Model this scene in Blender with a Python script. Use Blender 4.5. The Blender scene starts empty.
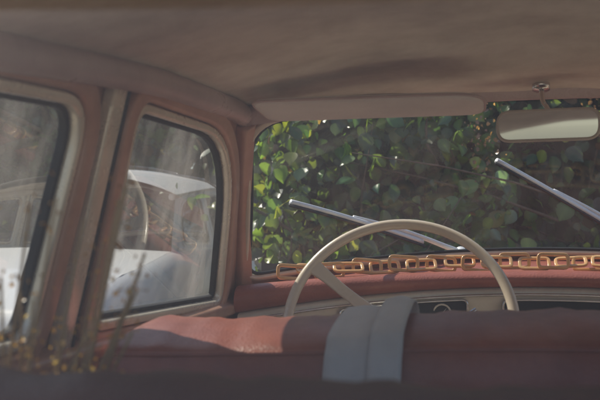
import bpy, bmesh, math, random
import numpy as np
from mathutils import Vector, Matrix
random.seed(4); rng=np.random.default_rng(7)
Z0=1.10
scene=bpy.context.scene
# ------------------------------------------------------------------ materials
def _n(nt,t,x=0,y=0):
    n=nt.nodes.new(t); n.location=(x,y); return n
def pmat(name,c1,c2=None,rough=.5,scale=8,bump=.15,bscale=80,metal=0,coat=0,sheen=0,rvar=.12,kind='noise',dist=.002,detail=4,distort=0):
    m=bpy.data.materials.new(name); m.use_nodes=True; nt=m.node_tree
    b=nt.nodes['Principled BSDF']
    if c2 is None: c2=tuple(c*.7 for c in c1)
    tc=_n(nt,'ShaderNodeTexCoord'); no=_n(nt,'ShaderNodeTexNoise'); no.inputs['Scale'].default_value=scale
    no.inputs['Detail'].default_value=detail; no.inputs['Roughness'].default_value=.65; no.inputs['Distortion'].default_value=distort
    nt.links.new(tc.outputs['Object'],no.inputs['Vector'])
    r=_n(nt,'ShaderNodeValToRGB'); r.color_ramp.elements[0].position=.34; r.color_ramp.elements[1].position=.66
    r.color_ramp.elements[0].color=(*c2,1); r.color_ramp.elements[1].color=(*c1,1)
    nt.links.new(no.outputs['Fac'],r.inputs['Fac']); nt.links.new(r.outputs['Color'],b.inputs['Base Color'])
    mr=_n(nt,'ShaderNodeMapRange'); mr.inputs['To Min'].default_value=max(.02,rough+rvar); mr.inputs['To Max'].default_value=max(.02,rough-rvar)
    nt.links.new(no.outputs['Fac'],mr.inputs['Value']); nt.links.new(mr.outputs['Result'],b.inputs['Roughness'])
    if bump>0:
        if kind=='voronoi':
            n2=_n(nt,'ShaderNodeTexVoronoi'); n2.inputs['Scale'].default_value=bscale; out=n2.outputs['Distance']
        else:
            n2=_n(nt,'ShaderNodeTexNoise'); n2.inputs['Scale'].default_value=bscale; n2.inputs['Detail'].default_value=2; out=n2.outputs['Fac']
        nt.links.new(tc.outputs['Object'],n2.inputs['Vector'])
        bp=_n(nt,'ShaderNodeBump'); bp.inputs['Strength'].default_value=bump; bp.inputs['Distance'].default_value=dist
        nt.links.new(out,bp.inputs['Height']); nt.links.new(bp.outputs['Normal'],b.inputs['Normal'])
    b.inputs['Metallic'].default_value=metal; b.inputs['Coat Weight'].default_value=coat
    b.inputs['Coat Roughness'].default_value=.15
    b.inputs['Sheen Weight'].default_value=sheen
    return m
def glassmat(name,dust_haze=.05,tint=(.96,.97,.96),refl=1.0,streak=1.0,scale=6,base=.04,f0=.35,hi=2.2,zs=.5,dc=(.78,.74,.68)):  # diffuse layer on the glass: dust that also paints haze and glare
    m=bpy.data.materials.new(name); m.use_nodes=True; nt=m.node_tree; nt.nodes.clear()
    o=_n(nt,'ShaderNodeOutputMaterial'); tr=_n(nt,'ShaderNodeBsdfTransparent'); tr.inputs['Color'].default_value=(*tint,1)
    gl=_n(nt,'ShaderNodeBsdfGlossy'); gl.inputs['Roughness'].default_value=.02
    lw=_n(nt,'ShaderNodeLayerWeight'); lw.inputs['Blend'].default_value=.5
    pw=_n(nt,'ShaderNodeMath'); pw.operation='POWER'; pw.inputs[1].default_value=5; nt.links.new(lw.outputs['Facing'],pw.inputs[0])
    mu=_n(nt,'ShaderNodeMath'); mu.operation='MULTIPLY_ADD'; mu.use_clamp=True; mu.inputs[1].default_value=refl; mu.inputs[2].default_value=base
    nt.links.new(pw.outputs[0],mu.inputs[0])
    mx=_n(nt,'ShaderNodeMixShader'); nt.links.new(mu.outputs[0],mx.inputs[0]); nt.links.new(tr.outputs[0],mx.inputs[1]); nt.links.new(gl.outputs[0],mx.inputs[2])
    df=_n(nt,'ShaderNodeBsdfDiffuse'); df.inputs['Color'].default_value=(*dc,1)
    tl=_n(nt,'ShaderNodeBsdfTranslucent'); tl.inputs['Color'].default_value=(*dc,1)
    md=_n(nt,'ShaderNodeMixShader'); md.inputs[0].default_value=.5; nt.links.new(df.outputs[0],md.inputs[1]); nt.links.new(tl.outputs[0],md.inputs[2])
    tc=_n(nt,'ShaderNodeTexCoord'); mp=_n(nt,'ShaderNodeMapping'); mp.inputs['Scale'].default_value=(streak*2,streak*2,zs); mp.inputs['Rotation'].default_value=(.35,0,0)
    nz=_n(nt,'ShaderNodeTexNoise'); nz.inputs['Scale'].default_value=scale; nz.inputs['Detail'].default_value=5; nz.inputs['Roughness'].default_value=.6
    nt.links.new(tc.outputs['Object'],mp.inputs[0]); nt.links.new(mp.outputs[0],nz.inputs['Vector'])
    mr=_n(nt,'ShaderNodeMapRange'); mr.inputs['From Min'].default_value=f0; mr.inputs['From Max'].default_value=.75
    mr.inputs['To Min'].default_value=dust_haze*.4; mr.inputs['To Max'].default_value=dust_haze*hi
    nt.links.new(nz.outputs['Fac'],mr.inputs['Value'])
    m2=_n(nt,'ShaderNodeMixShader'); nt.links.new(mr.outputs[0],m2.inputs[0]); nt.links.new(mx.outputs[0],m2.inputs[1]); nt.links.new(md.outputs[0],m2.inputs[2])
    nt.links.new(m2.outputs[0],o.inputs[0]); return m
M={}
M['headliner']=pmat('headliner_fabric',(.82,.745,.63),(.56,.48,.39),.9,scale=6.5,bump=.6,bscale=420,sheen=.3,dist=.001,detail=7,distort=.2)
M['rail']=pmat('plum_vinyl',(.55,.44,.42),(.43,.33,.32),.30,scale=6,bump=.15,bscale=240,kind='voronoi')
M['red']=pmat('faded_rust_paint',(.60,.355,.26),(.46,.25,.175),.34,scale=9,bump=.06,bscale=90,coat=.3)
M['seat']=pmat('rust_red_leather',(.42,.135,.090),(.27,.080,.056),.38,scale=9,bump=.4,bscale=300,kind='voronoi',dist=.0008,detail=6)
M['seat_shade']=pmat('shade_dark_leather',(.13,.058,.048),(.085,.040,.035),.5,scale=7,bump=.3,bscale=260,kind='voronoi')  # rear bench red leather with shade put into its colour
M['dash']=pmat('dash_red_vinyl',(.38,.12,.08),(.28,.085,.06),.42,scale=10,bump=.2,bscale=250,kind='voronoi')
M['cream']=pmat('cream_paint',(.80,.74,.62),(.68,.62,.51),.30,scale=12,bump=.05,bscale=60,coat=.3)
M['trim']=pmat('satin_cream_metal',(.88,.82,.70),(.76,.70,.58),.27,scale=14,bump=0,metal=.25,coat=.3)
M['wheel']=pmat('cream_bakelite',(.80,.70,.55),(.70,.60,.46),.26,scale=10,bump=.05,bscale=50,coat=.4)
M['chrome']=pmat('worn_chrome',(.75,.74,.72),(.6,.59,.57),.2,scale=20,bump=0,metal=1,rvar=.08)
M['silver']=pmat('silver_wiper_metal',(.86,.88,.90),(.74,.76,.79),.38,scale=30,bump=0,metal=.15,rvar=.08)
M['rubber']=pmat('black_rubber',(.03,.03,.03),(.02,.02,.02),.6,scale=20,bump=.1)
M['visor']=pmat('grey_vinyl',(.76,.72,.69),(.66,.62,.60),.55,scale=8,bump=.2,bscale=260,kind='voronoi')
M['belt']=pmat('grey_webbing',(.70,.70,.69),(.58,.58,.58),.65,scale=10,bump=.5,bscale=500,sheen=.4,dist=.001)
M['chain']=pmat('amber_plastic',(.84,.53,.24),(.72,.36,.12),.25,scale=14,bump=0,coat=.5)
M['mirror']=pmat('mirror_glass',(.80,.79,.76),(.76,.75,.73),.04,scale=3,bump=.0,metal=1,rvar=.01)
M['mframe']=pmat('mirror_shell',(.60,.56,.50),(.50,.46,.40),.35,scale=20,bump=.05)
M['dark']=pmat('dark_trim',(.035,.03,.03),(.02,.02,.02),.7,scale=10)
M['carpet']=pmat('tan_carpet',(.56,.49,.40),(.46,.40,.32),.95,scale=10,bump=.5,bscale=300)
M['cloth']=pmat('beige_bounce_cloth',(.78,.70,.59),(.68,.61,.51),.8,scale=10,bump=.3,bscale=300)  # made pale so hidden cushions and door cards bounce light upward
M['paint_own']=pmat('old_red_body_paint',(.30,.07,.05),(.24,.055,.04),.3,scale=4,bump=0,coat=.6)
M['paint_n']=pmat('white_body_paint',(.80,.80,.78),(.74,.75,.75),.35,scale=3,bump=0,coat=.25)
M['tyre']=pmat('tyre_rubber',(.03,.03,.03),(.02,.02,.02),.8,scale=20)
M['bark']=pmat('bark',(.16,.12,.09),(.08,.06,.045),.9,scale=20,bump=.6,bscale=60)
G_w=glassmat('windscreen_glass',.022,refl=.55,streak=1,base=.03)
G_s=glassmat('side_glass',.17,refl=1.5,streak=1.1,scale=5,base=.14,f0=.40,hi=2.1,zs=.8)  # heavy diffuse layer imitates white window glare
G_r=glassmat('rear_glass',.045,refl=.3,streak=.6,scale=3,base=.03)  # diffuse layer lifts the blacks as a painted haze veil
# ------------------------------------------------------------------ helpers
def empty(name,loc=(0,0,0),rz=0):
    e=bpy.data.objects.new(name,None); e.location=loc; e.rotation_euler=(0,0,rz); e.empty_display_size=.1
    scene.collection.objects.link(e); return e
def mobj(name,verts,faces,mat,parent=None,smooth=True,mods=()):
    me=bpy.data.meshes.new(name); me.from_pydata([tuple(v) for v in verts],[],faces); me.update()
    if smooth: me.polygons.foreach_set('use_smooth',[True]*len(me.polygons))
    o=bpy.data.objects.new(name,me); scene.collection.objects.link(o)
    if mat: me.materials.append(mat)
    if parent: o.parent=parent
    bm=bmesh.new(); bm.from_mesh(me); bmesh.ops.recalc_face_normals(bm,faces=bm.faces); bm.to_mesh(me); bm.free()
    return o
def grid(name,fn,nu,nv,mat,parent=None,solid=0):
    vs=[fn(i/(nu-1),j/(nv-1)) for i in range(nu) for j in range(nv)]
    fs=[(i*nv+j,(i+1)*nv+j,(i+1)*nv+j+1,i*nv+j+1) for i in range(nu-1) for j in range(nv-1)]
    o=mobj(name,vs,fs,mat,parent)
    if solid:
        md=o.modifiers.new('s','SOLIDIFY'); md.thickness=solid; md.offset=0
    return o
def rsec(w,d,n=4,r=.5):
    pts=[]
    rr=min(w,d)*r
    for cx,cy,a0 in ((w-rr,d-rr,0),(-w+rr,d-rr,90),(-w+rr,-d+rr,180),(w-rr,-d+rr,270)):
        for k in range(n+1):
            a=math.radians(a0+90*k/n); pts.append((cx+rr*math.cos(a),cy+rr*math.sin(a)))
    return pts
def sweep_data(path,normals,sec,closed=False,off=0,lift=0,scale=None):
    path=[Vector(p) for p in path]; n=len(path); m=len(sec); vs=[]
    for i in range(n):
        if closed: t=path[(i+1)%n]-path[i-1]
        else: t=path[min(i+1,n-1)]-path[max(i-1,0)]
        t.normalize(); N=Vector(normals[i] if isinstance(normals,list) else normals)
        N=(N-t*N.dot(t)).normalized(); B=t.cross(N)
        s=scale[i] if scale else 1
        for a,b in sec: vs.append(path[i]+B*(a*s+off)+N*(b*s+lift))
    fs=[]
    for i in range(n if closed else n-1):
        for j in range(m):
            a=i*m+j;b=i*m+(j+1)%m;c=((i+1)%n)*m+(j+1)%m;d=((i+1)%n)*m+j
            fs.append((a,b,c,d))
    if not closed: fs+= [tuple(range(m)),tuple(range((n-1)*m,n*m))]
    return vs,fs
def sweep(name,path,normals,sec,mat,parent=None,closed=False,off=0,lift=0,scale=None):
    return mobj(name,*sweep_data(path,normals,sec,closed,off,lift,scale),mat,parent)
def circ(r,n=10,ky=1): return [(r*math.cos(2*math.pi*k/n),r*ky*math.sin(2*math.pi*k/n)) for k in range(n)]
def smooth_path(pts,n=8):
    P=[Vector(p) for p in pts]; out=[]
    for i in range(len(P)-1):
        p0=P[max(i-1,0)];p1=P[i];p2=P[i+1];p3=P[min(i+2,len(P)-1)]
        for k in range(n):
            t=k/n; out.append(.5*((2*p1)+(p2-p0)*t+(2*p0-5*p1+4*p2-p3)*t*t+(3*p1-p0-3*p2+p3)*t**3))
    out.append(P[-1]); return out
def join(objs,name,parent=None):
    bpy.ops.object.select_all(action='DESELECT')
    for o in objs: o.select_set(True)
    bpy.context.view_layer.objects.active=objs[0]
    bpy.ops.object.join(); o=bpy.context.view_layer.objects.active; o.name=name; o.data.name=name
    if parent: o.parent=parent
    return o
def round_poly(pts,rad,n=7):
    out=[];N=len(pts)
    for i in range(N):
        p=Vector(pts[i]);a=Vector(pts[i-1]);b=Vector(pts[(i+1)%N]); u=(a-p).normalized();v=(b-p).normalized()
        r=min(rad[i],(a-p).length*.48,(b-p).length*.48)
        for k in range(n+1):
            t=k/n; q=(p+u*r)*(1-t)**2+p*2*t*(1-t)+(p+v*r)*t*t; out.append(q)
    res=[]
    for i in range(len(out)):
        a=out[i];b=out[(i+1)%len(out)];L=(b-a).length;k=max(1,int(L/.03))
        for j in range(k): res.append(a.lerp(b,j/k))
    return res
def off_loop(lp,d):
    n=len(lp); area=sum(lp[i].x*lp[(i+1)%n].y-lp[(i+1)%n].x*lp[i].y for i in range(n))
    s=1 if area>0 else -1; out=[]
    for i in range(n):
        t=(lp[(i+1)%n]-lp[i-1]); 
        if t.length<1e-9: t=lp[(i+2)%n]-lp[i-2]
        t.normalize(); out.append(lp[i]+Vector((t.y,-t.x))*d*s)
    return out
# ------------------------------------------------------------------ car body geometry
def HX(z): return .611-.242*z
def SP(y,z,off,sg): return Vector((sg*(HX(z)-off*.972),y,Z0+z-off*.235))
FW=round_poly([(1.03,-.12),(1.585,-.135),(1.44,.160),(1.015,.155)],[.03,.03,.16,.03])
RW=round_poly([(.34,-.115),(.865,-.12),(.875,.140),(.62,.126),(.43,.07)],[.06,.03,.05,.12,.12])
def railz(y): return float(np.interp(y,[.35,.67,.92,1.06,1.37,1.50],[.125,.158,.182,.193,.204,.200]))
def WS(s,t,o=0):
    xb,yb,zb=.622*s,1.95-.24*s*s,-.045-.055*s*s
    xt,yt,zt=.548*s,1.625-.165*s*s,.250-.055*s*s
    bul=.018*math.sin(math.pi*min(max(t,0),1))
    x=xb+(xt-xb)*t;y=yb+(yt-yb)*t+bul;z=zb+(zt-zb)*t+bul*.6
    return Vector((x+s*.25*o,y+.7*o,Z0+z+.65*o))
def HL(x,y,d=0):
    k=x/.56; e=railz(y)+.012
    front=np.interp(y,[.35,1.0,1.45,1.62],[.075,.085,.055,.035])
    return Vector((x,y,Z0+e+front*(1-abs(k)**2.2)+d))
def cabin(P,mred,mcream,mrail,mhead,paint,gs,gw,gr):
    for sg in (-1,1):
        tag='left' if sg<0 else 'right'
        bm=bmesh.new()
        def lp(pts):
            v=[bm.verts.new((p[0],p[1],0)) for p in pts]
            for i in range(len(v)): bm.edges.new((v[i],v[(i+1)%len(v)]))
        outer=[(.10,-.155),(.6,-.155),(1.2,-.155),(1.72,-.155),(1.735,-.12),(1.60,.07),(1.475,.21),(1.06,.205),(.7,.175),(.40,.14)]
        lp(outer); lp(off_loop(FW,.010)); lp(off_loop(RW,.010))
        bmesh.ops.triangle_fill(bm,use_beauty=True,edges=bm.edges[:],normal=(0,0,1))
        for v in bm.verts: v.co=SP(v.co.x,v.co.y,0,sg)
        me=bpy.data.meshes.new('side_wall_'+tag); bm.to_mesh(me); bm.free(); me.materials.append(mred)
        o=bpy.data.objects.new('side_wall_'+tag,me); scene.collection.objects.link(o); o.parent=P
        N=Vector((-sg*.972,0,-.235))
        for nm,W in (('front_window',FW),('rear_window',RW)):
            A=[SP(p.x,p.y,0,sg) for p in off_loop(W,.026)]
            sweep(f'{nm}_door_frame_{tag}',A,N,rsec(.0145,.011,r=.6),mred,P,closed=True,lift=.006)
            C=[SP(p.x,p.y,0,sg) for p in off_loop(W,.004)]
            sweep(f'{nm}_seal_{tag}',C,N,rsec(.0065,.009,r=.7),M['trim'],P,closed=True,lift=.004)
            D=[SP(p.x,p.y,0,sg) for p in off_loop(W,-.005)]
            sweep(f'{nm}_rubber_{tag}',D,N,rsec(.0035,.006,r=.7),M['rubber'],P,closed=True,lift=-.006)
            L=off_loop(W,.006); g=[SP(p.x,p.y,-.012,sg) for p in L]
            mobj(f'{nm}_glass_{tag}',g,[tuple(range(len(g)))],gs,P,smooth=False)
        for nm,y0,y1,w,mt,lf in (('b_pillar_trim',.947,.940,.017,M['trim'],.009),('b_pillar_gap',.969,.962,.0035,M['rubber'],.009)):
            path=[SP(y0+(y1-y0)*k/8,-.15+.33*k/8,0,sg) for k in range(9)]
            sweep(f'{nm}_{tag}',path,N,rsec(w,.008,r=.5),mt,P,lift=lf)
        ys=np.linspace(.36,1.475,26)
        path=[Vector((sg*(HX(railz(y))-.012),y,Z0+railz(y))) for y in ys]
        sweep('roof_rail_'+tag,path,N,[(a*1.0,b) for a,b in circ(.019,14,1.05)],mrail,P)
        pa=smooth_path([(sg*.628,1.735,Z0-.15),(sg*.603,1.63,Z0+.02),(sg*.572,1.53,Z0+.12),(sg*.548,1.462,Z0+.187)],6)
        sweep('a_pillar_'+tag,pa,Vector((-sg*.8,-.6,0)),rsec(.017,.012,r=.6),mred,P)
        path=[SP(y,-.150,0,sg) for y in np.linspace(.25,1.74,16)]
        sweep('door_ledge_'+tag,path,N,rsec(.012,.022,r=.6),mred,P,lift=.010)
        grid('door_panel_'+tag,lambda a,b:Vector((sg*(.640-.015*math.sin(b*3.1)),.15+1.6*a,Z0-.155-.62*b)),10,8,M['cloth'],P)
    def hl(a,b):
        x=-.555+1.11*a;y=.36+1.27*b
        wr=.003*math.sin(x*17+y*9)*math.sin(y*13-x*5)+.0008*math.sin(x*41-y*23)
        yf=min(y,1.625-.165*(x/.56)**2+.004)
        return HL(x,yf,wr*(1-(x/.56)**2))
    grid('headliner',hl,70,90,mhead,P)
    grid('roof_skin',lambda a,b:HL(-.60+1.2*a,min(.33+1.33*b,1.66-.165*((a-.5)*2)**2),.032)+Vector((0,0,-.02*abs(2*a-1)**4)),30,40,paint,P)
    lp=round_poly([(-1*.6,0),(.6,0),(.6,.33),(-.6,.33)],[.03,.03,.075,.075],8)
    st=[(p.x/.6,p.y/.33) for p in lp]
    grid('windscreen_glass',lambda a,b:WS(-1.02+2.04*a,-.03+1.06*b),40,14,gw,P)
    inner=[WS(s,t,-.004) for s,t in st]; n=len(inner)
    outr=[WS(s*1.06,(t-.5)*1.18+.5,-.004) for s,t in st]
    mobj('windscreen_surround',inner+outr,[(i,(i+1)%n,n+(i+1)%n,n+i) for i in range(n)],mred,P)
    Nn=[Vector((.0,-.7,-.65))]*n
    sweep('windscreen_seal',[WS(s,t,-.006) for s,t in st],Nn,rsec(.006,.006,r=.7),mcream,P,closed=True)
    sweep('windscreen_rubber',[WS(s*.988,(t-.5)*.965+.5,-.003) for s,t in st],Nn,rsec(.0035,.003,r=.7),M['rubber'],P,closed=True)
    hp=[WS(s,1.04,-.012) for s in np.linspace(-1,1,24)]
    sweep('header_rail',hp,Vector((0,-.7,-.65)),rsec(.017,.010,r=.6),mrail,P)
    grid('rear_glass',lambda a,b:Vector(((-.56+1.12*a)*(1-.08*b),.08+.33*b,Z0-.155+.345*b+.02*math.sin(3.14*b))),14,10,gr,P)
    grid('parcel_shelf',lambda a,b:Vector((-.62+1.24*a,.06+.34*b,Z0-.17)),4,4,M['cloth'],P)
    grid('floor_pan',lambda a,b:Vector((-.7+1.4*a,-.0+2.0*b,.24)),3,3,M['carpet'],P)
    grid('bulkhead',lambda a,b:Vector((-.66+1.32*a,2.0,.24+.78*b)),3,3,M['dark'],P)
    grid('cowl',lambda a,b:WS(-1.06+2.12*a,-.02)+Vector((0,.02+.20*b,-.015-.05*b)),30,5,paint,P)
    def half(y):
        return np.interp(y,[-1.05,-.9,-.4,.3,1.8,2.8,3.2,3.32],[.62,.80,.96,1,1,.95,.86,.70])
    prof=[(.655,.945),(.70,.93),(.765,.85),(.79,.66),(.77,.42),(.73,.29),(.62,.25)]
    def topz(y): return float(np.interp(y,[-1.05,-.95,-.5,.08,.3,1.8,2.0,2.8,3.2,3.32],[.60,.72,.86,.945,.945,.945,.955,.91,.82,.62]))
    for sg in (-1,1):
        ys=np.linspace(-1.05,3.32,60); pv=[]
        for y in ys:
            h=half(y);tz=topz(y)
            for (x,z) in prof:
                zz=.25+(z-.25)*(tz-.25)/(.945-.25)
                pv.append((sg*x*h,y,zz))
        m=len(prof)
        mobj('body_side_'+('left' if sg<0 else 'right'),pv,[(i*m+j,(i+1)*m+j,(i+1)*m+j+1,i*m+j+1) for i in range(59) for j in range(m-1)],paint,P)
    def lid(y0,y1,nm,cr):
        def f(a,b):
            y=y0+(y1-y0)*b;s=2*a-1;h=half(y)*.657
            return Vector((s*h,y,topz(y)+cr*(1-s*s)))
        grid(nm,f,24,24,paint,P)
    lid(1.97,3.32,'bonnet',.05); lid(-1.05,.10,'boot_lid',.02)
    grid('front_panel',lambda a,b:Vector(((2*a-1)*.46,3.32+.02*math.sin(3.1*b),.25+.42*b)),12,6,paint,P)
    grid('rear_panel',lambda a,b:Vector(((2*a-1)*.41,-1.05-.02*math.sin(3.1*b),.25+.37*b)),12,6,paint,P)
    for nm,y in (('front_bumper',3.42),('rear_bumper',-1.16)):
        s2=1 if y>0 else -1
        sweep(nm,[(x,y-s2*.16*abs(x/.7)**3,.42) for x in np.linspace(-.72,.72,20)],Vector((0,s2,0)),rsec(.05,.02,r=.8),M['chrome'],P)
    for sg in (-1,1):
        for y in (-.42,2.72):
            k=half(y)
            prof2=[(-.09,.16),(-.09,.30),(-.07,.325),(.07,.325),(.09,.30),(.085,.20),(.05,.19),(.06,.08),(.075,0)]
            n=32;vs=[];fs=[]
            for i in range(n):
                a=2*math.pi*i/n
                for (x,r) in prof2: vs.append((sg*(.715*k+x),y+r*math.cos(a),.325+r*math.sin(a)))
            m=len(prof2)
            for i in range(n):
                for j in range(m-1): fs.append((i*m+j,((i+1)%n)*m+j,((i+1)%n)*m+j+1,i*m+j+1))
            o=mobj('road_wheel',vs,fs,M['tyre'],P); o.data.materials.append(M['chrome'])
            for p in o.data.polygons:
                c=p.center; 
                if abs(c[0])>.76*k and math.hypot(c[1]-y,c[2]-.325)<.195: p.material_index=1
        bpy.ops.mesh.primitive_uv_sphere_add(segments=20,ring_count=12,radius=.09,location=(sg*.52,3.26,.66))
        o=bpy.context.object;o.name='headlamp';o.scale=(1,.5,1);o.parent=P;o.data.materials.append(M['chrome'])
car=empty('vintage_car')
cabin(car,M['red'],M['cream'],M['rail'],M['headliner'],M['paint_own'],G_s,G_w,G_r)
ncar=empty('parked_car',(-2.35,4.05,0),math.radians(3)); ncar.scale=(1,1,1.045)
cabin(ncar,M['paint_n'],M['chrome'],M['visor'],M['headliner'],M['paint_n'],G_w,G_w,G_r)
# ------------------------------------------------------------------ seats
SPROF=[(.905,-.62),(.905,-.40),(.908,-.25),(.912,-.185),(.918,-.158),(.928,-.140),(.95,-.131),(.99,-.122),(1.04,-.116),(1.085,-.117),(1.12,-.129),(1.145,-.155),(1.155,-.20),(1.14,-.36),(1.11,-.62)]
def seat_add(s): return .020*(.5+.5*math.cos(math.pi*s))
def bench(name,mat,prof,xw,zadd,pip,pmatl,parent=None):
    P=empty(name)
    pr=smooth_path([(0,a,b) for a,b in prof],4); n=121;vs=[];cy=sum(p.y for p in pr)/len(pr)
    for i in range(n):
        s=-1+2*i/(n-1); e=max(0,(abs(s)-.93)/.07); sh=math.sqrt(max(0,1-e*e*.92)); 
        for p in pr:
            dz=-.035*e*e if p.z>-.4 else 0
            w=.0018*math.sin(s*23+p.y*9)*math.sin(p.z*40+s*7)+.0010*math.sin(s*61+p.y*30)+.0006*math.sin(s*113+p.z*70)
            vs.append((xw*s,cy+(p.y-cy)*(.35+.65*sh)+w,Z0+p.z+zadd(s)+dz+w))
    m=len(pr);fs=[(i*m+j,(i+1)*m+j,(i+1)*m+j+1,i*m+j+1) for i in range(n-1) for j in range(m-1)]
    fs+=[tuple(range(m)),tuple(range((n-1)*m,n*m))]
    mobj('backrest',vs,fs,mat,P)
    path=[]
    for i in range(2,n-2):
        s=-1+2*i/(n-1); e=max(0,(abs(s)-.93)/.07); path.append((xw*s,pip[0]+(cy-pip[0])*(1-(.35+.65*math.sqrt(1-e*e*.92))),Z0+pip[1]+zadd(s)-.035*e*e))
    sweep('piping',path,Vector((0,-1,.5)),circ(.0034,8),pmatl,P)
    y0=pr[-1].y
    def cu(a,b):
        s=2*a-1;t=b
        return Vector((xw*s,y0-.02+.52*t,Z0-.60+.02*math.sin(math.pi*t)-.06*abs(s)**6-(.10 if t>.99 else 0)))
    grid('cushion',cu,24,12,M['cloth'],P)
    return P
seat=bench('front_bench_seat',M['seat'],SPROF,.595,seat_add,(.9255,-.1435),M['seat'])
RP=[(.42,-.5),(.405,-.2),(.40,-.13),(.415,-.101),(.44,-.087),(.475,-.084),(.51,-.094),(.53,-.12),(.54,-.2),(.56,-.5)]
rseat=bench('rear_bench_seat',M['seat_shade'],RP,.60,lambda s:0,(.412,-.107),M['seat_shade'])
# ------------------------------------------------------------------ seat belt
def belt(x0,x1,w,lift,arch,zend=-.40):
    pr=[p for p in smooth_path([(0,a,b) for a,b in SPROF],4) if not(p.y<1.0 and p.z<zend) and not (p.y>1.1 and p.z<-.22)]
    n=len(pr);vs=[];fs=[]
    for i,p in enumerate(pr):
        t=i/(n-1); x=x0+(x1-x0)*t
        q=pr[min(i+1,n-1)]-pr[max(i-1,0)]; q.normalize(); nn=Vector((0,-q.z,q.y))
        if nn.z<0 and p.y>.95 and p.z>-.15: nn=-nn
        if p.y<.93: nn=Vector((0,-1,.0))
        if p.y>1.14: nn=Vector((0,1,.0))
        c=Vector((x,p.y,Z0+p.z+seat_add(x/.595)))
        a=arch*math.exp(-((p.y-1.07)/.04)**2)
        for k in range(7):
            f=k/6-.5
            for sgn in (0,1):
                vs.append(c+Vector((f*w,0,0))+nn*(lift+a*(1-(2*f)**2*.4)+sgn*.0018+.0012*math.cos(f*6+t*9)))
    m=14
    for i in range(n-1):
        for k in range(6):
            a=i*m+2*k;b=(i+1)*m+2*k
            fs+=[(a,b,b+2,a+2),(a+1,a+3,b+3,b+1)]
        a=i*m;b=(i+1)*m; fs+=[(a,a+1,b+1,b),(a+12,b+12,b+13,a+13)]
    return mobj('belt',vs,fs,M['belt'])
b1=belt(-.284,-.276,.052,.0065,.001); b2=belt(-.243,-.238,.036,.012,.006)
join([b1,b2],'seat_belt')
# ------------------------------------------------------------------ dashboard
dash=empty('dashboard')
def dr(s): return 1.775-.14*s*s, -.103-.030*s*s
def shf(s): return .020*(1-s*s)
def dashtop(a,b):
    s=-1+2*a; x=.615*s; yr,zr=dr(s); wb=WS(s,-.02); q=shf(s)
    pts=[(wb.y-.004,wb.z-Z0-.012),(wb.y-.05,wb.z-Z0-.020),(yr+.05,zr+.020),(yr+.01,zr+.022),(yr-.010,zr+.017),(yr-.021,zr+.004+q*.3),(yr-.022,zr-.012+q*.7),(yr-.012,zr-.026+q),(yr+.01,zr-.032+q),(yr+.05,zr-.034+q)]
    P=smooth_path([(0,p[0],p[1]) for p in pts],4); q=P[int(round(b*(len(P)-1)))]
    return Vector((x,q.y,Z0+q.z))
grid('padded_top',dashtop,61,37,M['dash'],dash)
def fas(a,b):
    s=-1+2*a; yr,zr=dr(s); pr=[(0.012,-.030),(-.004,-.034),(-.008,-.040),(0,-.062),(.012,-.085),(.03,-.15),(.07,-.2)]
    P=pr[int(round(b*6))]; return Vector((.612*s,yr+P[0],Z0+zr+P[1]+shf(s)))
grid('fascia',fas,49,7,M['cream'],dash)
sweep('chrome_strip',[(.6*s,dr(s)[0]-.012,Z0+dr(s)[1]-.045+shf(s)) for s in np.linspace(-1,1,40)],Vector((0,-1,0)),circ(.0026,8),M['chrome'],dash)
def inset(nm,xa,xb,za,zb,mt,fr):
    lp=round_poly([(xa,za),(xb,za),(xb,zb),(xa,zb)],[.012]*4,5)
    v=[]
    for p in lp:
        s=p.x/.612; yr,zr=dr(s); v.append(Vector((p.x,yr-.006,Z0+zr+p.y+shf(s))))
    mobj(nm,v,[tuple(range(len(v)))],mt,dash,smooth=False)
    sweep(nm+'_bezel',[q+Vector((0,-.003,0)) for q in v],Vector((0,-1,0)),circ(.0026,8),fr,dash,closed=True)
inset('instrument_panel',-.42,-.17,-.098,-.053,M['dark'],M['chrome'])
inset('radio_panel',-.10,.10,-.10,-.056,M['dark'],M['chrome'])
inset('glove_box_lid',.18,.50,-.13,-.056,M['dash'],M['chrome'])
for x in (-.37,-.295,-.22):
    s=x/.612;yr,zr=dr(s); zr+=shf(s)
    sweep('gauge_ring',[(x+.017*math.cos(a),yr-.010,Z0+zr-.077+.017*math.sin(a)) for a in np.linspace(0,2*math.pi,20)[:-1]],Vector((0,-1,0)),circ(.002,6),M['cream'],dash,closed=True)
    n=[Vector((x,yr-.009,Z0+zr-.077)),Vector((x+.002,yr-.009,Z0+zr-.077)),Vector((x+.010,yr-.009,Z0+zr-.066))]
    mobj('gauge_needle',n,[(0,1,2)],M['cream'],dash,smooth=False)
# ------------------------------------------------------------------ steering wheel
sw=empty('steering_wheel')
C=Vector((-.289,1.553,Z0-.168)); al=math.radians(29); R=.2045
ex=Vector((1,0,0)); ey=Vector((0,math.sin(al),math.cos(al))); nz=Vector((0,-math.cos(al),math.sin(al)))
def W(a,r,h=0): return C+ex*(r*math.cos(a))+ey*(r*math.sin(a))+nz*h
npt=96
path=[W(2*math.pi*k/npt,R) for k in range(npt)]
sweep('rim',path,[nz]*npt,circ(.0098,14),M['wheel'],sw,closed=True)
for da in (146,-34):
    a=math.radians(da)
    pa=[W(a,r,h) for r,h in ((R-.004,0),(R-.03,-.006),(.14,-.022),(.09,-.036),(.04,-.044),(.0,-.046))]
    pa=smooth_path(pa,5); k=len(pa)
    sweep('spoke',pa,[nz]*k,rsec(.0135,.0055,r=.7),M['wheel'],sw,scale=[1.15-.35*math.sin(math.pi*min(1,i/(k-1)*1.2)) for i in range(k)])
pr=[(.0,-.014),(.02,-.015),(.036,-.020),(.045,-.030),(.048,-.042),(.044,-.055),(.030,-.075),(.028,-.12),(.030,-.34)]
vs=[W(2*math.pi*k/32,r,h) for (r,h) in pr for k in range(32)]
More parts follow.
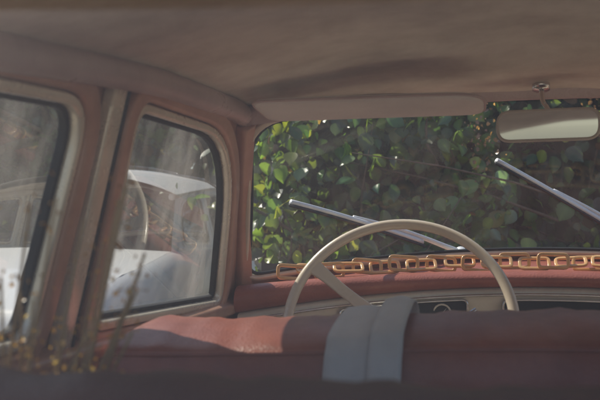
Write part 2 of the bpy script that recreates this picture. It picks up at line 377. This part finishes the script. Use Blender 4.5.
mobj('hub',vs,[(i*32+j,i*32+(j+1)%32,(i+1)*32+(j+1)%32,(i+1)*32+j) for i in range(len(pr)-1) for j in range(32)],M['wheel'],sw)
sweep('stalk',[W(math.radians(20),.03,-.09),W(math.radians(22),.1,-.085),W(math.radians(24),.15,-.07)],nz,circ(.004,8),M['chrome'],sw)
# ------------------------------------------------------------------ chain garland on dashboard
parts=[];xx=-.52;k=0
while xx<.56:
    s=xx/.615; yr,zr=dr(s)
    y=yr+.035+.008*math.sin(k*1.7); z=Z0+zr+.038+.003*math.sin(k*2.3)
    tilt=math.radians(38 if k%2 else 70)+random.uniform(-.2,.2)
    L,H=.029,.0140
    lp=round_poly([(-L,-H),(L,-H),(L,H),(-L,H)],[.009]*4,4)
    dy=-2*.14*s/.615; T=Vector((1,dy,0.0+random.uniform(-.10,.10))).normalized()
    U=Vector((0,math.cos(tilt),math.sin(tilt))); U=(U-T*U.dot(T)).normalized(); N=T.cross(U)
    pts=[Vector((xx,y,z))+T*p.x+U*p.y for p in lp]
    parts.append(sweep('link',pts,[N]*len(pts),rsec(.0036,.0028,r=.7),M['chain'],closed=True))
    xx+=.037+random.uniform(-.003,.003); k+=1
join(parts,'chain_garland')
# ------------------------------------------------------------------ mirror
mir=empty('rear_view_mirror')
mc=Vector((-.030,1.50,Z0+.176)); yaw=math.radians(-8); pit=math.radians(-2.9)
Rm=Matrix.Rotation(yaw,4,'Z')@Matrix.Rotation(-pit,4,'X')
lp=round_poly([(-.083,-.024),(.083,-.024),(.083,.026),(-.083,.026)],[.022]*4,8)
def mt(x,y,z): return mc+(Rm@Vector((x,y,z)))
n=len(lp);vs=[];fs=[]
rings=[(1.0,-.004),(1.03,-.002),(1.04,.004),(1.0,.014),(.8,.022),(.3,.026)]
for sc,yy in rings: vs+=[mt(p.x*sc,yy,p.y*sc) for p in lp]
for i in range(len(rings)-1): fs+=[(i*n+j,i*n+(j+1)%n,(i+1)*n+(j+1)%n,(i+1)*n+j) for j in range(n)]
fs.append(tuple(range((len(rings)-1)*n,len(rings)*n)))
mobj('housing',vs,fs,M['mframe'],mir)
mobj('reflective_glass',[mt(p.x*.975,-.0045,p.y*.96) for p in lp],[tuple(range(n))],M['mirror'],mir,smooth=False)
lpm=[mt(p.x*1.0,-.004,p.y*1.0) for p in lp]
sweep('bezel',lpm,[Rm@Vector((0,-1,0))]*n,circ(.0028,8),M['mframe'],mir,closed=True)
sweep('stem',smooth_path([mt(0,.02,.0),mt(-.002,.03,.03),(-.035,1.545,Z0+.225),(-.037,1.555,Z0+.262)],5),Vector((1,0,0)),circ(.0045,10),M['chrome'],mir)
sweep('stem_base',[(-.037,1.553,Z0+.246),(-.037,1.557,Z0+.264)],Vector((1,0,0)),circ(.015,16),M['chrome'],mir)
# ------------------------------------------------------------------ sun visors
def visor(nm,x0,x1):
    P=empty(nm); lp=round_poly([(0,0),(1*(x1-x0),0),(x1-x0,.125),(0,.125)],[.03,.10,.03,.03],10)
    n=len(lp);vs=[];fs=[]
    def pos(p,h,sc):
        cx=(x1-x0)/2;cy=.062; px=cx+(p.x-cx)*sc;py=cy+(p.y-cy)*sc
        x=x0+px; s=x/.6
        return Vector((x,1.345+py-.05*s*s,Z0+.211-.013*(py/.125)-.010*s*s+h))
    R6=[(.0,.0055),(.9,.0055),(.985,.004),(1,0),(.985,-.004),(.9,-.0055),(.0,-.0055)]
    for sc,h in R6: vs+=[pos(p,h,sc) for p in lp]
    for i in range(len(R6)-1): fs+=[(i*n+j,i*n+(j+1)%n,(i+1)*n+(j+1)%n,(i+1)*n+j) for j in range(n)]
    mobj('pad',vs,fs,M['visor'],P)
    sweep('edge_piping',[pos(p,0,1.005) for p in lp],Vector((0,0,1)),circ(.0022,8),M['rail'],P,closed=True)
    sweep('pivot_rod',[pos(Vector((.02 if x0<0 else x1-x0-.02,.12)),0,1),pos(Vector((.0 if x0<0 else x1-x0,.15)),.02,1)],Vector((1,0,0)),circ(.004,8),M['chrome'],P)
visor('sun_visor',-.500,-.135); visor('sun_visor.001',.135,.500)
# ------------------------------------------------------------------ wipers
def wiper(nm,tip,piv):
    P=empty(nm); n=16
    N=Vector((0,-.7,-.65))
    sweep('rubber_blade',[WS(tip[0]+(piv[0]-tip[0])*k/n*.78,tip[1]+(piv[1]-tip[1])*k/n*.78,.004) for k in range(n+1)],N,rsec(.0020,.0035,r=.5),M['rubber'],P)
    sweep('blade_holder',[WS(tip[0]+(piv[0]-tip[0])*(k/n*.76+.01),tip[1]+(piv[1]-tip[1])*(k/n*.76+.01),.014) for k in range(n+1)],N,circ(.0062,10,1.1),M['silver'],P)
    sweep('arm',[WS(tip[0]+(piv[0]-tip[0])*(.36+.64*k/n),tip[1]+(piv[1]-tip[1])*(.36+.64*k/n)+.014*math.sin(math.pi*k/n),.024) for k in range(n+1)],N,circ(.0044,10),M['silver'],P,scale=[.8+.6*k/n for k in range(n+1)])
    p=WS(*piv,.0); sweep('pivot',[p,p+Vector((0,.02,.02))],Vector((1,0,0)),circ(.011,14),M['silver'],P)
wiper('windscreen_wiper',(-.875,.42),(-.30,-.05))
wiper('windscreen_wiper.001',(-.195,.575),(.38,-.05))
# ------------------------------------------------------------------ foliage
def leafmat(name):
    m=bpy.data.materials.new(name); m.use_nodes=True; nt=m.node_tree; nt.nodes.clear()
    o=_n(nt,'ShaderNodeOutputMaterial'); at=_n(nt,'ShaderNodeAttribute'); at.attribute_name='Col'
    b=_n(nt,'ShaderNodeBsdfPrincipled'); b.inputs['Roughness'].default_value=.3; nt.links.new(at.outputs['Color'],b.inputs['Base Color'])
    b.inputs['Specular IOR Level'].default_value=.8
    tl=_n(nt,'ShaderNodeBsdfTranslucent'); v2=_n(nt,'ShaderNodeVectorMath'); v2.operation='MULTIPLY'; v2.inputs[1].default_value=(3.1,3.0,1.0)
    nt.links.new(at.outputs['Color'],v2.inputs[0]); nt.links.new(v2.outputs[0],tl.inputs['Color'])
    mx=_n(nt,'ShaderNodeMixShader'); mx.inputs[0].default_value=.40; nt.links.new(b.outputs[0],mx.inputs[1]); nt.links.new(tl.outputs[0],mx.inputs[2]); nt.links.new(mx.outputs[0],o.inputs[0])
    return m
LM=leafmat('leaf')
_edge=[(.20,.06,.03),(.37,.22,.07),(.45,.42,.10),(.40,.62,.08),(.26,.80,.04),(.10,.93,-.01)]
_mid=[(0,.02,0),(0,.22,.0),(0,.42,.0),(0,.62,0),(0,.80,-.02),(0,.93,-.04)]
T=np.array(_mid+_edge+[(-x,y,z) for x,y,z in _edge]+[(0,1.04,-.07)])
TF=[]
for i in range(5): TF+=[(i,6+i,7+i,i+1),(i,i+1,13+i,12+i)]
TF4=np.array(TF)
TF3=np.array([(5,11,18),(5,18,17)])
def leaves(name,pos,size,nrm,pal,w,clcol=None,parent=None):
    n=len(pos)
    up=rng.normal(0,.6,(n,3))+np.array([0,-.15,-.70]); up/=np.linalg.norm(up,axis=1)[:,None]
    nr=nrm+rng.normal(0,.65,(n,3)); nr-=up*np.sum(nr*up,1)[:,None]; nr/=np.linalg.norm(nr,axis=1)[:,None]+1e-9
    rt=np.cross(up,nr)
    sz=size*rng.uniform(.4,1.3,n)
    V=pos[:,None,:]+sz[:,None,None]*(T[None,:,0:1]*rt[:,None,:]*rng.uniform(.65,1.1,(n,1,1))+T[None,:,1:2]*up[:,None,:]+T[None,:,2:3]*nr[:,None,:]*rng.uniform(.3,2.8,(n,1,1)))
    k=len(T); off=(np.arange(n)*k)[:,None,None]
    F=(off+TF4[None]).reshape(-1,4).tolist()+(off+TF3[None]).reshape(-1,3).tolist()
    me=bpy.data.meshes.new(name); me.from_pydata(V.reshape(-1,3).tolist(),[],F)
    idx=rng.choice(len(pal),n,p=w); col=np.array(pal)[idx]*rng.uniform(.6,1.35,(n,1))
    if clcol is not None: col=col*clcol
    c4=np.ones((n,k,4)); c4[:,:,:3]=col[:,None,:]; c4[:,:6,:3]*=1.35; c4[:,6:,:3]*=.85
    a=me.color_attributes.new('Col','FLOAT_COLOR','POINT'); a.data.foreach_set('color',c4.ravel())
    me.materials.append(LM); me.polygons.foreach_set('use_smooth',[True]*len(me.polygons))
    o=bpy.data.objects.new(name,me); scene.collection.objects.link(o)
    if parent: o.parent=parent
    return o
PAL=[(.055,.095,.03),(.08,.13,.035),(.04,.075,.04),(.17,.19,.04),(.14,.09,.04),(.08,.12,.08)]
PW=[.28,.24,.21,.10,.04,.13]
def hedge(name,x0,x1,y0,y1,h,ncl,per,size,nrm,sticks,ninner=14):
    P=empty(name)
    c=np.stack([rng.uniform(x0,x1,ncl),y0+(y1-y0)*rng.uniform(0,1,ncl)**1.1,rng.uniform(.0,h,ncl)],1)
    c[:,2]*=1+.06*np.sin(c[:,0]*2.1)
    if abs(nrm[0])>.5: c[:,0]=x1-(x1-x0)*rng.uniform(0,1,ncl)**1.1; c[:,1]=rng.uniform(y0,y1,ncl)
    cc=rng.uniform(.4,1.6,(ncl,1))*np.array([1,1,1])*(1+rng.normal(0,.10,(ncl,3)))
    k=rng.integers(per//2,per*3//2,ncl); idx=np.repeat(np.arange(ncl),k); n=len(idx)
    p=c[idx]+rng.normal(0,1,(n,3))*np.array([.14,.11,.12])
    p[:,2]=np.maximum(p[:,2],.05)
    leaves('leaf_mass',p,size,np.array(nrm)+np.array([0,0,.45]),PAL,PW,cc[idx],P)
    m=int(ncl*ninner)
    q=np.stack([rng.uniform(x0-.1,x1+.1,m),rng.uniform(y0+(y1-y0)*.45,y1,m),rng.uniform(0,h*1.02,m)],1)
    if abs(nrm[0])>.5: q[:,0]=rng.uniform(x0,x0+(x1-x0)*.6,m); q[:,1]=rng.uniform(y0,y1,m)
    leaves('inner_shade_leaves',q,.17 if size<.1 else size*1.9,np.array(nrm),[(.025,.035,.018),(.035,.03,.02)],[.6,.4],None,P)  # darker palette paints the shade in the hedge's depth
    vs=[];fs=[]
    for i in range(sticks):
        a=Vector((random.uniform(x0,x1),random.uniform(y0-.05,y1),random.uniform(0,h*.6)))
        d=Vector((random.uniform(-.6,.6),random.uniform(-.3,.3),random.uniform(.2,1))).normalized();L=random.uniform(.5,1.3)
        pt=[a+d*L*t+Vector((.1*math.sin(3*t+i),0,-.15*t*t)) for t in (0,.25,.5,.75,1)]
        v,f=sweep_data(pt,Vector((0.1,1,0)),circ(random.uniform(.004,.012),5),scale=[1,.85,.7,.5,.3])
        b=len(vs);vs+=v;fs+=[tuple(q+b for q in ff) for ff in f]
    mobj('stems',vs,fs,M['bark'],P)
    return P
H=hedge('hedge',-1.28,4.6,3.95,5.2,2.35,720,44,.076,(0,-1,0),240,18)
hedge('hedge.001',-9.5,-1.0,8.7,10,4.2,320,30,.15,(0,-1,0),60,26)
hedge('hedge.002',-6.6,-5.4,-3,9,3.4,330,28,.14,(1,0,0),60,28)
ns=60; c=np.stack([rng.uniform(-.2,4,ns),rng.uniform(3.7,4.1,ns),rng.uniform(1.3,2.2,ns)],1)
idx=np.repeat(np.arange(ns),60); p=c[idx]+rng.normal(0,.045,(len(idx),3))*np.array([1,1,1.3])
leaves('seed_heads',p,.018,np.array([0,-.5,.7]),[(.24,.13,.085),(.30,.18,.13),(.15,.08,.05)],[.4,.3,.3],None,H)
# added grass bunch on the rear cushion, stands in for a rear-glass reflection
wd=empty('grass_reflection'); vs=[];fs=[];pp=[]
for i in range(20):
    bx=-.50+random.uniform(-.03,.03);by=.60+random.uniform(-.03,.03)
    hh=random.random()
    tp=Vector((random.uniform(-.47,-.365),random.uniform(.49,.57),1.00+.15*hh))
    pt=smooth_path([(bx,by,.50),(bx+.01,by,.75),((bx+tp.x)/2,(by+tp.y)/2,.92),tuple(tp)],6)
    v,f=sweep_data(pt,Vector((0,1,0.01)),circ(.0011,5)); b=len(vs);vs+=v;fs+=[tuple(q+b for q in ff) for ff in f]
    for q in pt[-7:]:
        for _ in range(4): pp.append(tuple(q+Vector((random.gauss(0,.005),random.gauss(0,.005),random.gauss(0,.009)))))
M['straw']=pmat('straw',(.46,.32,.16),(.32,.21,.10),.7)
mobj('reflection_stalks',vs,fs,M['straw'],wd)
leaves('reflection_seed_leaves',np.array(pp),.0038,np.array([0,-.5,.7]),[(.46,.27,.09),(.30,.16,.06),(.46,.34,.2)],[.4,.4,.2],None,wd)
# ------------------------------------------------------------------ ground
gm=pmat('dry_gravel_ground',(.50,.44,.34),(.36,.31,.23),.95,scale=1.5,bump=.8,bscale=30,dist=.03)
grid('ground',lambda a,b:Vector((-200+400*a,-200+400*b,0)),3,3,gm)
ng=4000; gp=np.stack([rng.uniform(-5.5,5,ng),rng.uniform(-3,7,ng),np.full(ng,.07)],1)
gp=gp[~((np.abs(gp[:,0])<.9)&(gp[:,1]>-1.3)&(gp[:,1]<3.5))]
leaves('grass',gp,.10,np.array([0,-.6,.3]),[(.08,.11,.03),(.13,.12,.04),(.06,.09,.03)],[.5,.25,.25])
# ------------------------------------------------------------------ light
ts=Vector((-.50,.27,.62)).normalized()
el=math.asin(ts.z); az=math.atan2(ts.x,ts.y)
w=bpy.data.worlds.new('World'); scene.world=w; w.use_nodes=True; nt=w.node_tree
sky=nt.nodes.new('ShaderNodeTexSky'); sky.sky_type='NISHITA'; sky.sun_disc=False; sky.sun_elevation=el; sky.sun_rotation=az
bg=nt.nodes['Background']; bg.inputs['Strength'].default_value=.15; nt.links.new(sky.outputs[0],bg.inputs[0])
L=bpy.data.lights.new('sun','SUN'); L.energy=5; L.angle=math.radians(.5); L.color=(1,.92,.79)
lo=bpy.data.objects.new('sun',L); scene.collection.objects.link(lo); lo.rotation_euler=ts.to_track_quat('Z','Y').to_euler()
# ------------------------------------------------------------------ camera
cd=bpy.data.cameras.new('camera'); cam=bpy.data.objects.new('camera',cd); scene.collection.objects.link(cam)
cam.location=(-.14,0,Z0); cam.rotation_euler=(math.radians(92),0,math.radians(12))
cd.lens=51.4; cd.sensor_width=36; cd.clip_start=.01; cd.clip_end=600
cd.dof.use_dof=True; cd.dof.focus_distance=2.0; cd.dof.aperture_fstop=9
scene.camera=cam
scene.view_settings.view_transform='Standard'; scene.view_settings.look='None'; scene.view_settings.exposure=0
